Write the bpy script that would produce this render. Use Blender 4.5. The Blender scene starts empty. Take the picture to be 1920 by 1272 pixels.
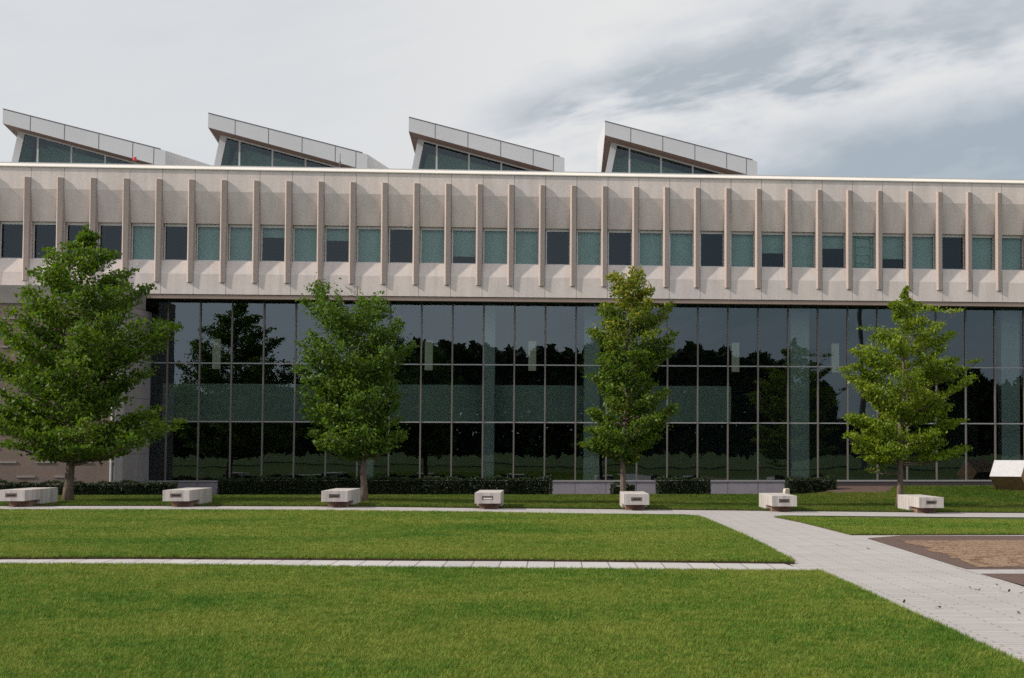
import bpy, math, random
import numpy as np
from mathutils import Vector, Matrix
from mathutils.geometry import delaunay_2d_cdt

SC = bpy.context.scene
COL = SC.collection
rad = math.radians

# ------------------------------------------------------------------ camera
F, CX, CY = 3500.0, 1429.66, 634.0            # focal length and principal point of the (cropped) photograph, px of 1920
YAW, PITCH, ROLL = 0.110219, 0.059113, 0.001178
EYE = 1.72
def cam_axes():
    cy, sy = math.cos(YAW), math.sin(YAW)
    f = np.array([sy*math.cos(PITCH), cy*math.cos(PITCH), math.sin(PITCH)])
    r = np.array([cy, -sy, 0.0]); u = np.cross(r, f)
    r2 = math.cos(ROLL)*r + math.sin(ROLL)*u
    u2 = -math.sin(ROLL)*r + math.cos(ROLL)*u
    return r2, u2, f
RR, UU, FF = cam_axes()
cd = bpy.data.cameras.new('camera'); cam = bpy.data.objects.new('camera', cd); COL.objects.link(cam)
cd.sensor_width = 36; cd.lens = F*36/1920
cd.shift_x = (960-CX)/1920; cd.shift_y = (CY-636)/1920
cd.clip_start = 0.1; cd.clip_end = 3000
m = Matrix(((RR[0], UU[0], -FF[0], 0), (RR[1], UU[1], -FF[1], 0), (RR[2], UU[2], -FF[2], EYE), (0, 0, 0, 1)))
cam.matrix_world = m
SC.camera = cam

# ------------------------------------------------------------------ sky, sun, exposure
SUN_AZ, SUN_EL = rad(78), rad(33.5)             # azimuth measured from straight behind the camera towards the left
W = bpy.data.worlds.new('World'); SC.world = W; W.use_nodes = True
def sky():
    nt = W.node_tree; N = nt.nodes; L = nt.links; N.clear()
    def n(t, **k):
        o = N.new(t)
        for a, b in k.items(): setattr(o, a, b)
        return o
    def math_(op, a, b=None, c=None):
        o = n('ShaderNodeMath', operation=op)
        for i, v in enumerate((a, b, c)):
            if v is None: continue
            if isinstance(v, (int, float)): o.inputs[i].default_value = v
            else: L.new(v, o.inputs[i])
        return o.outputs[0]
    out = n('ShaderNodeOutputWorld'); bg = n('ShaderNodeBackground'); bg.inputs[1].default_value = 0.1
    st = n('ShaderNodeTexSky', sky_type='NISHITA', sun_disc=False)
    st.sun_elevation = SUN_EL; st.sun_rotation = math.pi + SUN_AZ
    st.air_density = 1.0; st.dust_density = 1.5
    tc = n('ShaderNodeTexCoord'); sp = n('ShaderNodeSeparateXYZ'); L.new(tc.outputs['Generated'], sp.inputs[0])
    ay = math_('ADD', math_('ABSOLUTE', sp.outputs[1]), 0.12)
    u = math_('DIVIDE', sp.outputs[0], ay); v = math_('DIVIDE', sp.outputs[2], ay)
    # cloud bands climb to the right
    a = math_('SUBTRACT', v, math_('MULTIPLY', u, 0.24)); b = math_('ADD', u, math_('MULTIPLY', v, 0.25))
    def noise(su, sa, z, det, rough=.56, dist=.3):
        cb = n('ShaderNodeCombineXYZ'); L.new(math_('MULTIPLY', b, su), cb.inputs[0]); L.new(math_('MULTIPLY', a, sa), cb.inputs[1]); cb.inputs[2].default_value = z
        q = n('ShaderNodeTexNoise'); q.inputs['Scale'].default_value = 1.0; q.inputs['Detail'].default_value = det; q.inputs['Roughness'].default_value = rough
        q.inputs['Distortion'].default_value = dist; L.new(cb.outputs[0], q.inputs['Vector']); return q.outputs[0]
    n1 = noise(12, 40, 3.3, 9, .58, .2); n2 = noise(5, 13, 8.1, 5); n3 = noise(38, 70, 1.7, 8, .58, .2)
    wob = math_('ADD', math_('MULTIPLY', math_('SUBTRACT', n1, 0.5), 0.050), math_('MULTIPLY', math_('SUBTRACT', n3, 0.5), 0.016))
    aw = math_('ADD', a, wob)
    def ramp(x, lo, hi, l0=0.0, l1=1.0):
        o = n('ShaderNodeMapRange', interpolation_type='SMOOTHSTEP'); L.new(x, o.inputs[0])
        o.inputs[1].default_value = lo; o.inputs[2].default_value = hi; o.inputs[3].default_value = l0; o.inputs[4].default_value = l1
        return o.outputs[0]
    right = ramp(u, -0.09, 0.05); fade = ramp(u, 0.16, 0.30, 1.0, 0.55)
    wid = ramp(u, -0.03, 0.14, .014, .030)
    g1 = math_('MULTIPLY', math_('MULTIPLY', ramp(math_('DIVIDE', math_('ABSOLUTE', math_('SUBTRACT', aw, 0.167)), wid), 0.15, 1.25, 1.0, 0.0), right), fade)
    g1 = math_('MULTIPLY', g1, math_('ADD', 0.62, math_('MULTIPLY', ramp(n1, 0.36, 0.64), 0.75)))
    low = math_('MULTIPLY', ramp(aw, 0.136, 0.098), ramp(u, -0.05, 0.12))
    tex = math_('MULTIPLY', ramp(n2, 0.38, 0.66), ramp(n1, 0.34, 0.66))
    g2 = math_('MULTIPLY', tex, math_('ADD', 0.28, math_('MULTIPLY', right, 0.42)))
    back = ramp(math_('MULTIPLY', sp.outputs[1], -1), 0.0, 0.3)            # clouds behind the camera are brightened to light the facade
    g = math_('MINIMUM', math_('ADD', math_('ADD', math_('MULTIPLY', g1, 0.72), math_('MULTIPLY', low, 0.86)), g2), 1.0)
    left = ramp(math_('MULTIPLY', u, -1), -0.05, 0.16)
    g = math_('MAXIMUM', g, math_('ADD', math_('MULTIPLY', left, 0.26), math_('MULTIPLY', tex, 0.12)))
    cr = n('ShaderNodeValToRGB'); L.new(g, cr.inputs[0])
    e = cr.color_ramp.elements; e[0].position = 0.0; e[0].color = (8.3, 8.3, 8.2, 1); e[1].position = 1.0; e[1].color = (4.45, 4.95, 5.45, 1)
    k = e.new(0.4); k.color = (6.9, 7.1, 7.4, 1)
    mx = n('ShaderNodeMix', data_type='RGBA'); L.new(st.outputs[0], mx.inputs['A']); L.new(cr.outputs[0], mx.inputs['B'])
    cov = math_('SUBTRACT', 0.92, math_('MULTIPLY', low, 0.25)); L.new(cov, mx.inputs['Factor'])
    dk = n('ShaderNodeMix', data_type='RGBA', blend_type='MULTIPLY'); L.new(mx.outputs['Result'], dk.inputs['A'])
    dk.inputs['B'].default_value = (1.28, 1.30, 1.38, 1); L.new(math_('MULTIPLY', back, 1.0), dk.inputs['Factor'])
    L.new(dk.outputs['Result'], bg.inputs[0]); L.new(bg.outputs[0], out.inputs[0])
sky()
sd = bpy.data.lights.new('sun', 'SUN'); sun = bpy.data.objects.new('sun', sd); COL.objects.link(sun)
sd.energy = 4.3; sd.angle = rad(1.5); sd.color = (1.0, 0.93, 0.84)
sdir = Vector((math.sin(SUN_AZ)*math.cos(SUN_EL), math.cos(SUN_AZ)*math.cos(SUN_EL), -math.sin(SUN_EL)))
sun.rotation_euler = sdir.to_track_quat('-Z', 'Y').to_euler(); sun.location = (-30, -20, 40)
SC.view_settings.view_transform = 'Standard'; SC.view_settings.look = 'None'
SC.view_settings.exposure = 0; SC.view_settings.gamma = 1
SC.cycles.max_bounces = 8; SC.cycles.transparent_max_bounces = 12; SC.cycles.use_denoising = False

# ------------------------------------------------------------------ helpers
def ray(px, py):
    d = (px-CX)/F*RR - (py-CY)/F*UU + FF
    return d
def at(px, py, Y):                            # the point at depth Y seen at that pixel
    d = ray(px, py); t = Y/d[1]
    return Vector((d[0]*t, Y, EYE+d[2]*t))
GX = [-60, -22, -14.8, -10.4, -6.1, -1.9, 2.3, 6.5, 10.8, 18, 60]
GZ = [.13, .13, .12, .11, .088, .03, -.016, -.07, -.124, -.18, -.2]
def sstep(a, b, x):
    t = np.clip((x-a)/(b-a), 0, 1); return t*t*(3-2*t)
def G(x, y):                                  # height of the ground
    g = np.interp(x, GX, GZ)
    x = np.asarray(x, float); y = np.asarray(y, float)
    w = sstep(62, 69, y); lft = g*(1-w)
    rgt = np.where(y < 67.6, g + (.10-g)*np.clip((y-59)/8.6, 0, 1), .10 + .16*np.clip((y-67.6)/3.7, 0, 1))
    k = sstep(8.8, 10.7, x)
    return lft*(1-k) + rgt*k
def on_ground(px, py, up=0.0):
    d = ray(px, py); lo, hi = 5.0, 120.0
    for _ in range(50):
        mid = (lo+hi)/2; t = mid/d[1]
        if EYE+d[2]*t > float(G(d[0]*t, mid))+up: lo = mid
        else: hi = mid
    t = lo/d[1]
    return Vector((d[0]*t, lo, EYE+d[2]*t))

class MB:
    def __init__(s): s.v = []; s.f = []; s.m = []
    def quad(s, pts, mi=0):
        b = len(s.v); s.v += [tuple(p) for p in pts]; s.f.append(tuple(range(b, b+len(pts)))); s.m.append(mi)
    def box(s, x0, x1, y0, y1, z0, z1, mi=0):
        b = len(s.v)
        s.v += [(x0,y0,z0),(x1,y0,z0),(x1,y1,z0),(x0,y1,z0),(x0,y0,z1),(x1,y0,z1),(x1,y1,z1),(x0,y1,z1)]
        for q in ((0,3,2,1),(4,5,6,7),(0,1,5,4),(1,2,6,5),(2,3,7,6),(3,0,4,7)):
            s.f.append(tuple(b+i for i in q)); s.m.append(mi)
    def prism(s, poly, a, b_, axis='x', mi=0):   # poly in the two other axes (x:(y,z), y:(x,z), z:(x,y)), extruded a..b
        n = len(poly); base = len(s.v)
        for t in (a, b_):
            for p in poly:
                s.v.append({'x': (t, p[0], p[1]), 'y': (p[0], t, p[1]), 'z': (p[0], p[1], t)}[axis])
        s.f.append(tuple(base+i for i in range(n))); s.m.append(mi)
        s.f.append(tuple(base+n+i for i in reversed(range(n)))); s.m.append(mi)
        for i in range(n):
            j = (i+1) % n
            s.f.append((base+j, base+i, base+n+i, base+n+j)); s.m.append(mi)
    def tube(s, pts, rs, sides=8, mi=0):
        b = len(s.v); n = len(pts)
        for i, p in enumerate(pts):
            p = Vector(p); q = Vector(pts[min(i+1, n-1)]) - Vector(pts[max(i-1, 0)])
            q.normalize(); a = q.cross(Vector((0.31, 0.95, 0.02)));
            if a.length < 1e-3: a = q.cross(Vector((1, 0, 0)))
            a.normalize(); c = q.cross(a)
            for k in range(sides):
                an = 2*math.pi*k/sides
                s.v.append(tuple(p + (a*math.cos(an) + c*math.sin(an))*rs[i]))
        for i in range(n-1):
            for k in range(sides):
                k2 = (k+1) % sides
                s.f.append((b+i*sides+k, b+i*sides+k2, b+(i+1)*sides+k2, b+(i+1)*sides+k)); s.m.append(mi)
        s.f.append(tuple(b+k for k in reversed(range(sides)))); s.m.append(mi)
        s.f.append(tuple(b+(n-1)*sides+k for k in range(sides))); s.m.append(mi)
    def build(s, name, mats, parent=None, smooth=False, bevel=0.0, fix=True):
        me = bpy.data.meshes.new(name); me.from_pydata(s.v, [], s.f); me.update()
        if not isinstance(mats, (list, tuple)): mats = [mats]
        for mt in mats: me.materials.append(mt)
        me.polygons.foreach_set('material_index', s.m)
        if smooth: me.polygons.foreach_set('use_smooth', [True]*len(me.polygons))
        if fix:
            import bmesh
            bm = bmesh.new(); bm.from_mesh(me); bmesh.ops.recalc_face_normals(bm, faces=bm.faces); bm.to_mesh(me); bm.free()
        o = bpy.data.objects.new(name, me); COL.objects.link(o)
        if parent: o.parent = parent
        if bevel:
            b = o.modifiers.new('bevel', 'BEVEL'); b.width = bevel; b.segments = 2; b.limit_method = 'ANGLE'; b.angle_limit = rad(40)
        return o
def tag(o, label=None, cat=None, group=None, kind=None):
    if label: o['label'] = label
    if cat: o['category'] = cat
    if group: o['group'] = group
    if kind: o['kind'] = kind
    return o
def empty(name, loc=(0,0,0)):
    o = bpy.data.objects.new(name, None); COL.objects.link(o); o.location = loc; o.empty_display_size = .3
    return o
def dup(src, parent, loc=None):
    c = src.copy(); COL.objects.link(c); c.parent = parent
    if loc is not None: c.location = loc
    return c
def quads_mesh(name, V, mat, attrs=None, parent=None):     # V (n,4,3) loose quads
    n = len(V); me = bpy.data.meshes.new(name)
    me.vertices.add(n*4); me.vertices.foreach_set('co', np.ascontiguousarray(V, dtype=np.float32).ravel())
    me.loops.add(n*4); me.loops.foreach_set('vertex_index', np.arange(n*4, dtype=np.int32))
    me.polygons.add(n); me.polygons.foreach_set('loop_start', np.arange(0, n*4, 4, dtype=np.int32))
    me.update(calc_edges=True)
    for k, a in (attrs or {}).items():
        at_ = me.attributes.new(k, 'FLOAT', 'POINT'); at_.data.foreach_set('value', np.repeat(a, 4).astype(np.float32))
    me.materials.append(mat)
    o = bpy.data.objects.new(name, me); COL.objects.link(o)
    if parent: o.parent = parent
    return o

# ------------------------------------------------------------------ materials
MATS = {}
def mat(name, col, rough=0.7, spec=0.3, metal=0.0):
    mt = bpy.data.materials.new(name); mt.use_nodes = True; MATS[name] = mt
    b = mt.node_tree.nodes['Principled BSDF']
    b.inputs['Base Color'].default_value = (*col, 1); b.inputs['Roughness'].default_value = rough
    b.inputs['Specular IOR Level'].default_value = spec; b.inputs['Metallic'].default_value = metal
    return mt
def vary(mt, layers, bump=None, coord='Object', stretch=(1,1,1)):
    """layers: (noise scale, detail, low factor, high factor, contrast lo, hi) each multiplying the base colour"""
    nt = mt.node_tree; N = nt.nodes; L = nt.links; b = N['Principled BSDF']
    if coord == 'World':
        g = N.new('ShaderNodeNewGeometry'); src = g.outputs['Position']
    else:
        t = N.new('ShaderNodeTexCoord'); src = t.outputs[coord]
    mp = N.new('ShaderNodeMapping'); mp.inputs['Scale'].default_value = stretch; L.new(src, mp.inputs[0]); src = mp.outputs[0]
    rgb = N.new('ShaderNodeRGB'); rgb.outputs[0].default_value = b.inputs['Base Color'].default_value
    cur = rgb.outputs[0]
    for (sc, det, lo, hi, c0, c1) in layers:
        nz = N.new('ShaderNodeTexNoise'); nz.inputs['Scale'].default_value = sc; nz.inputs['Detail'].default_value = det; nz.inputs['Roughness'].default_value = .6
        L.new(src, nz.inputs['Vector'])
        cr = N.new('ShaderNodeValToRGB'); cr.color_ramp.elements[0].position = c0; cr.color_ramp.elements[1].position = c1
        lo = lo if isinstance(lo, tuple) else (lo,)*3; hi = hi if isinstance(hi, tuple) else (hi,)*3
        cr.color_ramp.elements[0].color = (*lo, 1); cr.color_ramp.elements[1].color = (*hi, 1)
        L.new(nz.outputs[0], cr.inputs[0])
        mx = N.new('ShaderNodeMix'); mx.data_type = 'RGBA'; mx.blend_type = 'MULTIPLY'; mx.inputs['Factor'].default_value = 1
        L.new(cur, mx.inputs['A']); L.new(cr.outputs[0], mx.inputs['B']); cur = mx.outputs['Result']
    L.new(cur, b.inputs['Base Color'])
    if bump:
        nz = N.new('ShaderNodeTexNoise'); nz.inputs['Scale'].default_value = bump[0]; nz.inputs['Detail'].default_value = 4
        L.new(src, nz.inputs['Vector'])
        bp = N.new('ShaderNodeBump'); bp.inputs['Strength'].default_value = bump[1]; bp.inputs['Distance'].default_value = bump[2]
        L.new(nz.outputs[0], bp.inputs['Height']); L.new(bp.outputs[0], b.inputs['Normal'])
    return cur
def streaks(mt, sxy, sz, lo):                # rain streaks: noise drawn out downwards
    nt = mt.node_tree; N = nt.nodes; L = nt.links; b = N['Principled BSDF']; cur = b.inputs['Base Color'].links[0].from_socket
    g = N.new('ShaderNodeNewGeometry'); mp = N.new('ShaderNodeMapping'); mp.inputs['Scale'].default_value = (sxy, sxy, sz); L.new(g.outputs['Position'], mp.inputs[0])
    nz = N.new('ShaderNodeTexNoise'); nz.inputs['Scale'].default_value = 1; nz.inputs['Detail'].default_value = 6; nz.inputs['Roughness'].default_value = .65; L.new(mp.outputs[0], nz.inputs['Vector'])
    cr = N.new('ShaderNodeValToRGB'); cr.color_ramp.elements[0].position = .38; cr.color_ramp.elements[0].color = (lo, lo*.99, lo*.98, 1); cr.color_ramp.elements[1].position = .62
    L.new(nz.outputs[0], cr.inputs[0]); mx = N.new('ShaderNodeMix'); mx.data_type = 'RGBA'; mx.blend_type = 'MULTIPLY'; mx.inputs['Factor'].default_value = 1
    L.new(cur, mx.inputs['A']); L.new(cr.outputs[0], mx.inputs['B']); L.new(mx.outputs['Result'], b.inputs['Base Color'])
precast = mat('precast_concrete', (.675, .60, .555), .85, .2)
vary(precast, [(.22, 3, (.93,.93,.95), (1.05,1.03,1.0), .35, .65), (1.6, 5, .94, 1.05, .3, .7), (34, 3, .90, 1.08, .3, .7)], (60, .25, .01), 'World', (1,1,.6))
streaks(precast, 2.6, .10, .90)
fin_stone = mat('fin_aggregate', (.44, .355, .31), .85, .2)
vary(fin_stone, [(.5, 3, .92, 1.06, .3, .7), (40, 3, .78, 1.15, .3, .7)], (60, .25, .01), 'World', (1,1,.5))
cap_metal = mat('cap_metal', (.70, .645, .57), .45, .4); vary(cap_metal, [(.8, 3, .95, 1.03, .3, .7)], None, 'World')
cap_grey = mat('cap_grey', (.5, .5, .49), .4, .5)
soffit_m = mat('soffit_brown', (.30, .22, .18), .6, .3); vary(soffit_m, [(.7, 3, .9, 1.08, .3, .7)], None, 'World', (1, .2, 1))
dark_trim = mat('dark_trim', (.045, .030, .024), .6, .3)
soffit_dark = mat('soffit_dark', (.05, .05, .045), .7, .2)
alu = mat('aluminium', (.58, .56, .54), .4, .5, .3); vary(alu, [(1.5, 3, .92, 1.05, .3, .7)], None, 'World')
transom_m = mat('transom_metal', (.30, .29, .285), .45, .4, .2)
alu_dark = mat('mullion_metal', (.165, .145, .13), .45, .4, .2); vary(alu_dark, [(1.2, 3, .9, 1.06, .3, .7)], None, 'World')
white_metal = mat('white_panel', (.50, .50, .505), .45, .4); vary(white_metal, [(.5, 3, .95, 1.04, .3, .7), (9, 3, .97, 1.02, .3, .7)], None, 'World')
seam_m = mat('panel_seam', (.10, .09, .09), .7, .2)
plinth_m = mat('plinth_stone', (.25, .23, .25), .8, .2); vary(plinth_m, [(2, 4, .9, 1.06, .3, .7), (30, 3, .85, 1.12, .3, .7)], (50, .2, .01), 'World')
plinth_dark = mat('plinth_granite', (.10, .075, .072), .6, .3); vary(plinth_dark, [(25, 3, .8, 1.2, .3, .7)], None, 'World')
wall_stone = mat('wall_stone', (.185, .138, .115), .85, .2); vary(wall_stone, [(.8, 4, .88, 1.08, .3, .7), (26, 3, .8, 1.15, .3, .7)], (40, .3, .01), 'World')
wall_lip = mat('wall_stone_pale', (.26, .225, .205), .85, .2); vary(wall_lip, [(26, 3, .85, 1.1, .3, .7)], None, 'World')
cope_m = mat('coping_concrete', (.22, .20, .185), .85, .2); vary(cope_m, [(1.5, 4, .88, 1.08, .3, .7), (26, 3, .9, 1.08, .3, .7)], None, 'World')
side_stone = mat('return_stone', (.27, .245, .235), .85, .2); vary(side_stone, [(.8, 4, .88, 1.08, .3, .7), (26, 3, .8, 1.15, .3, .7)], None, 'World')
inside_dark = mat('inside_dark', (.22, .235, .235), .9, .1)
inside_floor = mat('inside_floor', (.20, .19, .17), .6, .3)
slab_m = mat('slab_edge', (.40, .46, .41), .8, .2); vary(slab_m, [(1.0, 3, .9, 1.06, .3, .7)], None, 'World')
column_m = mat('column_plaster', (.50, .54, .53), .8, .2)
blind_m = mat('blind_fabric', (.70, .78, .73), .9, .1); vary(blind_m, [(1.2, 2, .92, 1.05, .3, .7)], None, 'World')
roof_m = mat('roof_gravel', (.35, .34, .32), .9, .1)
brown_soffit = mat('monitor_soffit', (.22, .15, .125), .7, .2)
green_inside = mat('monitor_inside', (.50, .62, .55), .8, .2)
bench_m = mat('bench_concrete', (.54, .49, .455), .8, .2)
vary(bench_m, [(1.8, 5, .90, 1.05, .3, .7), (40, 3, .90, 1.07, .3, .7)], (60, .2, .008), 'Object', (1, 1, .6))
streaks(bench_m, 7, .5, .70)
plinth_red = mat('bench_base_granite', (.24, .135, .105), .7, .3); vary(plinth_red, [(40, 3, .75, 1.2, .3, .7)], None, 'Object')
slot_frame = mat('slot_bronze', (.22, .17, .15), .5, .4)
slot_dark = mat('slot_dark', (.03, .022, .02), .6, .3)
slot_sunlit = mat('slot_sunlit', (.72, .66, .62), .6, .3)
bark = mat('bark', (.17, .125, .10), .9, .1); vary(bark, [(3, 5, .7, 1.15, .3, .7), (22, 4, .65, 1.25, .3, .7)], (18, .8, .03), 'Object', (1, 1, .25))
bronze = mat('weathered_bronze', (.33, .19, .11), .65, .3); vary(bronze, [(5, 5, .8, 1.15, .3, .7), (30, 3, .85, 1.12, .3, .7)], (50, .2, .006), 'Object')
pale_plate = mat('pale_stone_plate', (.50, .48, .475), .6, .3); vary(pale_plate, [(6, 5, .92, 1.04, .3, .7)], None, 'Object')
lime = mat('limestone', (.62, .55, .42), .85, .2); vary(lime, [(14, 4, .75, 1.1, .35, .65)], (20, .4, .01), 'Object')
red_m = mat('red_plastic', (.55, .06, .05), .5, .3)
pole_m = mat('pole_metal', (.10, .10, .10), .5, .4)
brick_m = mat('brown_brick', (.62, .55, .52), .85, .2); vary(brick_m, [(3, 4, .85, 1.1, .3, .7)], None, 'World')

def glass(name, tint, refl, wav=.0):
    mt = bpy.data.materials.new(name); mt.use_nodes = True; nt = mt.node_tree; N = nt.nodes; L = nt.links; N.clear()
    out = N.new('ShaderNodeOutputMaterial'); mx = N.new('ShaderNodeMixShader'); tr = N.new('ShaderNodeBsdfTransparent'); gl = N.new('ShaderNodeBsdfGlossy')
    tr.inputs[0].default_value = (*tint, 1); gl.inputs['Roughness'].default_value = 0.0; gl.inputs[0].default_value = (.78, .93, 1.0, 1)
    fr = N.new('ShaderNodeFresnel'); fr.inputs[0].default_value = 1.5
    ad = N.new('ShaderNodeMath'); ad.operation = 'MULTIPLY_ADD'; L.new(fr.outputs[0], ad.inputs[0]); ad.inputs[1].default_value = refl/.04; ad.inputs[2].default_value = 0
    cl = N.new('ShaderNodeMath'); cl.operation = 'MINIMUM'; L.new(ad.outputs[0], cl.inputs[0]); cl.inputs[1].default_value = 1
    L.new(cl.outputs[0], mx.inputs[0]); L.new(tr.outputs[0], mx.inputs[1]); L.new(gl.outputs[0], mx.inputs[2]); L.new(mx.outputs[0], out.inputs[0])
    if wav:
        g = N.new('ShaderNodeNewGeometry'); nz = N.new('ShaderNodeTexNoise'); nz.inputs['Scale'].default_value = .8; nz.inputs['Detail'].default_value = 1
        L.new(g.outputs['Position'], nz.inputs['Vector'])
        bp = N.new('ShaderNodeBump'); bp.inputs['Strength'].default_value = 1; bp.inputs['Distance'].default_value = wav
        L.new(nz.outputs[0], bp.inputs['Height']); L.new(bp.outputs[0], gl.inputs['Normal'])
    MATS[name] = mt
    return mt
hall_glass = glass('hall_glass', (.64, .74, .715), .115, .0014)
upper_glass = glass('office_glass', (.60, .70, .675), .045, .0006)
monitor_glass = glass('monitor_glass', (.62, .76, .71), .050, .0006)

def leaf_mat(name, cols, trans=.38):
    mt = bpy.data.materials.new(name); mt.use_nodes = True; nt = mt.node_tree; N = nt.nodes; L = nt.links; b = N['Principled BSDF']
    a = N.new('ShaderNodeAttribute'); a.attribute_name = 'tone'
    cr = N.new('ShaderNodeValToRGB'); e = cr.color_ramp.elements
    e[0].position = 0; e[0].color = (*cols[0], 1); e[1].position = 1; e[1].color = (*cols[-1], 1)
    for i, c in enumerate(cols[1:-1]):
        k = e.new((i+1)/(len(cols)-1)); k.color = (*c, 1)
    L.new(a.outputs['Fac'], cr.inputs[0]); L.new(cr.outputs[0], b.inputs['Base Color'])
    b.inputs['Roughness'].default_value = .5; b.inputs['Specular IOR Level'].default_value = .22
    t = N.new('ShaderNodeBsdfTranslucent'); hs = N.new('ShaderNodeHueSaturation'); hs.inputs['Value'].default_value = 1.5; hs.inputs['Saturation'].default_value = 1.1
    L.new(cr.outputs[0], hs.inputs['Color']); L.new(hs.outputs[0], t.inputs[0])
    mx = N.new('ShaderNodeMixShader'); mx.inputs[0].default_value = trans
    L.new(b.outputs[0], mx.inputs[1]); L.new(t.outputs[0], mx.inputs[2]); L.new(mx.outputs[0], N['Material Output'].inputs[0])
    return mt
leaf_dark = leaf_mat('maple_leaf', [(.036, .080, .007), (.064, .122, .010), (.110, .175, .016), (.195, .245, .033)])
leaf_mid = leaf_mat('green_leaf', [(.034, .078, .009), (.060, .115, .012), (.100, .165, .018), (.18, .23, .04)])
leaf_gold = leaf_mat('turning_leaf', [(.045, .092, .009), (.075, .130, .013), (.145, .190, .022), (.38, .32, .045)])
leaf_light = leaf_mat('bright_leaf', [(.070, .120, .008), (.115, .175, .012), (.185, .24, .02), (.30, .33, .05)])
hedge_leaf = leaf_mat('yew_leaf', [(.008, .014, .005), (.014, .024, .007), (.022, .037, .010), (.034, .055, .014)], .12)
wood_leaf = leaf_mat('woodland_leaf', [(.010, .020, .006), (.02, .035, .01), (.03, .05, .014)], .15)
hedge_core = mat('hedge_core', (.010, .012, .006), .95, .05)

# ------------------------------------------------------------------ ground
def grid_axis(a, b, st, far): return [-far, -300, -120] + list(np.arange(a, b+.01, st)) + [120, 300, far]
def make_ground():
    xs = grid_axis(-46, 46, 1.0, 1200); ys = grid_axis(-40, 100, 1.0, 1500)
    ys[-3:] = [150, 400, 1500]
    V = []; Fc = []
    for y in ys:
        for x in xs: V.append((x, y, float(G(x, y))-.03))
    nx = len(xs)
    for j in range(len(ys)-1):
        for i in range(nx-1): Fc.append((j*nx+i, j*nx+i+1, (j+1)*nx+i+1, (j+1)*nx+i))
    me = bpy.data.meshes.new('ground'); me.from_pydata(V, [], Fc); me.update()
    gm = mat('ground_turf', (.070, .100, .026), .95, .1)
    vary(gm, [(.12, 4, (.85,.9,.9), (1.15,1.05,1), .3, .7), (6, 5, .7, 1.25, .3, .7), (60, 3, .6, 1.3, .3, .7)], None, 'World')
    me.materials.append(gm); o = bpy.data.objects.new('ground', me); COL.objects.link(o)
    tag(o, kind='structure')
make_ground()

def sheet(name, poly, up, mt, step=1.0, fringe=None, jag=0.0, side=None):
    """flat-lying sheet following the ground: poly is a list of (x, y) in metres"""
    pts = []
    for i in range(len(poly)):
        a = poly[i]; b = poly[(i+1) % len(poly)]
        n = max(1, int(math.hypot(b[0]-a[0], b[1]-a[1])/step))
        for k in range(n): pts.append((a[0]+(b[0]-a[0])*k/n, a[1]+(b[1]-a[1])*k/n))
    nb = len(pts); jr = random.Random(len(name))
    if jag: pts = [(x+jr.gauss(0, jag), y+jr.gauss(0, jag)) for x, y in pts]
    P = np.array(pts); x0, y0 = P.min(0); x1, y1 = P.max(0)
    def inside(x, y):
        c = False; j = nb-1
        for i in range(nb):
            xi, yi = pts[i]; xj, yj = pts[j]
            if (yi > y) != (yj > y) and x < (xj-xi)*(y-yi)/(yj-yi)+xi: c = not c
            j = i
        return c
    co = [Vector(p) for p in pts]
    for x in np.arange(x0+step*.5, x1, step):
        for y in np.arange(y0+step*.5, y1, step):
            if inside(x, y) and np.min((P[:,0]-x)**2+(P[:,1]-y)**2) > (step*.3)**2: co.append(Vector((x, y)))
    vs, es, fs, *_ = delaunay_2d_cdt(co, [(i, (i+1) % nb) for i in range(nb)], [], 1, 1e-5)
    V = [(v[0], v[1], float(G(v[0], v[1]))+up) for v in vs]
    me = bpy.data.meshes.new(name)
    fs = [f if (vs[f[1]]-vs[f[0]]).cross(vs[f[2]]-vs[f[0]]) > 0 else f[::-1] for f in fs]
    if fringe:                                   # short soil side face down to the paving
        b = len(V)
        V += [(pts[i][0], pts[i][1], float(G(*pts[i]))-.02) for i in range(nb)]
        for i in range(nb):
            j = (i+1) % nb; fs.append([i, b+i, b+j, j])
    me.from_pydata(V, [], fs); me.update(); me.materials.append(mt)
    if side:
        me.materials.append(side)
        for pl in me.polygons[len(fs)-nb:]: pl.material_index = 1
    o = bpy.data.objects.new(name, me); COL.objects.link(o)
    return o
def pxpoly(pts, up=0.0): return [tuple(on_ground(x, y, up)[:2]) for x, y in pts]

def paving(name, col, bw, bh, mortar, mcol, off=.5, rot=0, v1=.9):
    mt = mat(name, col, .85, .2); nt = mt.node_tree; N = nt.nodes; L = nt.links; b = N['Principled BSDF']
    cur = vary(mt, [(.35, 4, .93, 1.05, .3, .7), (3, 5, .94, 1.05, .3, .7), (45, 3, .88, 1.10, .3, .7)], (70, .2, .006), 'World')
    g = N.new('ShaderNodeNewGeometry'); mp = N.new('ShaderNodeMapping'); mp.inputs['Rotation'].default_value = (0, 0, rad(rot)); L.new(g.outputs['Position'], mp.inputs[0])
    br = N.new('ShaderNodeTexBrick'); br.offset = off; br.inputs['Scale'].default_value = 1; br.inputs['Brick Width'].default_value = bw; br.inputs['Row Height'].default_value = bh
    br.inputs['Mortar Size'].default_value = mortar; br.inputs['Mortar Smooth'].default_value = .3; br.inputs['Color1'].default_value = (1,1,1,1); br.inputs['Color2'].default_value = (v1,v1,v1,1)
    br.inputs['Mortar'].default_value = (*mcol, 1); L.new(mp.outputs[0], br.inputs['Vector'])
    mx = N.new('ShaderNodeMix'); mx.data_type = 'RGBA'; mx.blend_type = 'MULTIPLY'; mx.inputs['Factor'].default_value = 1
    L.new(cur, mx.inputs['A']); L.new(br.outputs['Color'], mx.inputs['B']); L.new(mx.outputs['Result'], b.inputs['Base Color'])
    return mt
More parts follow.
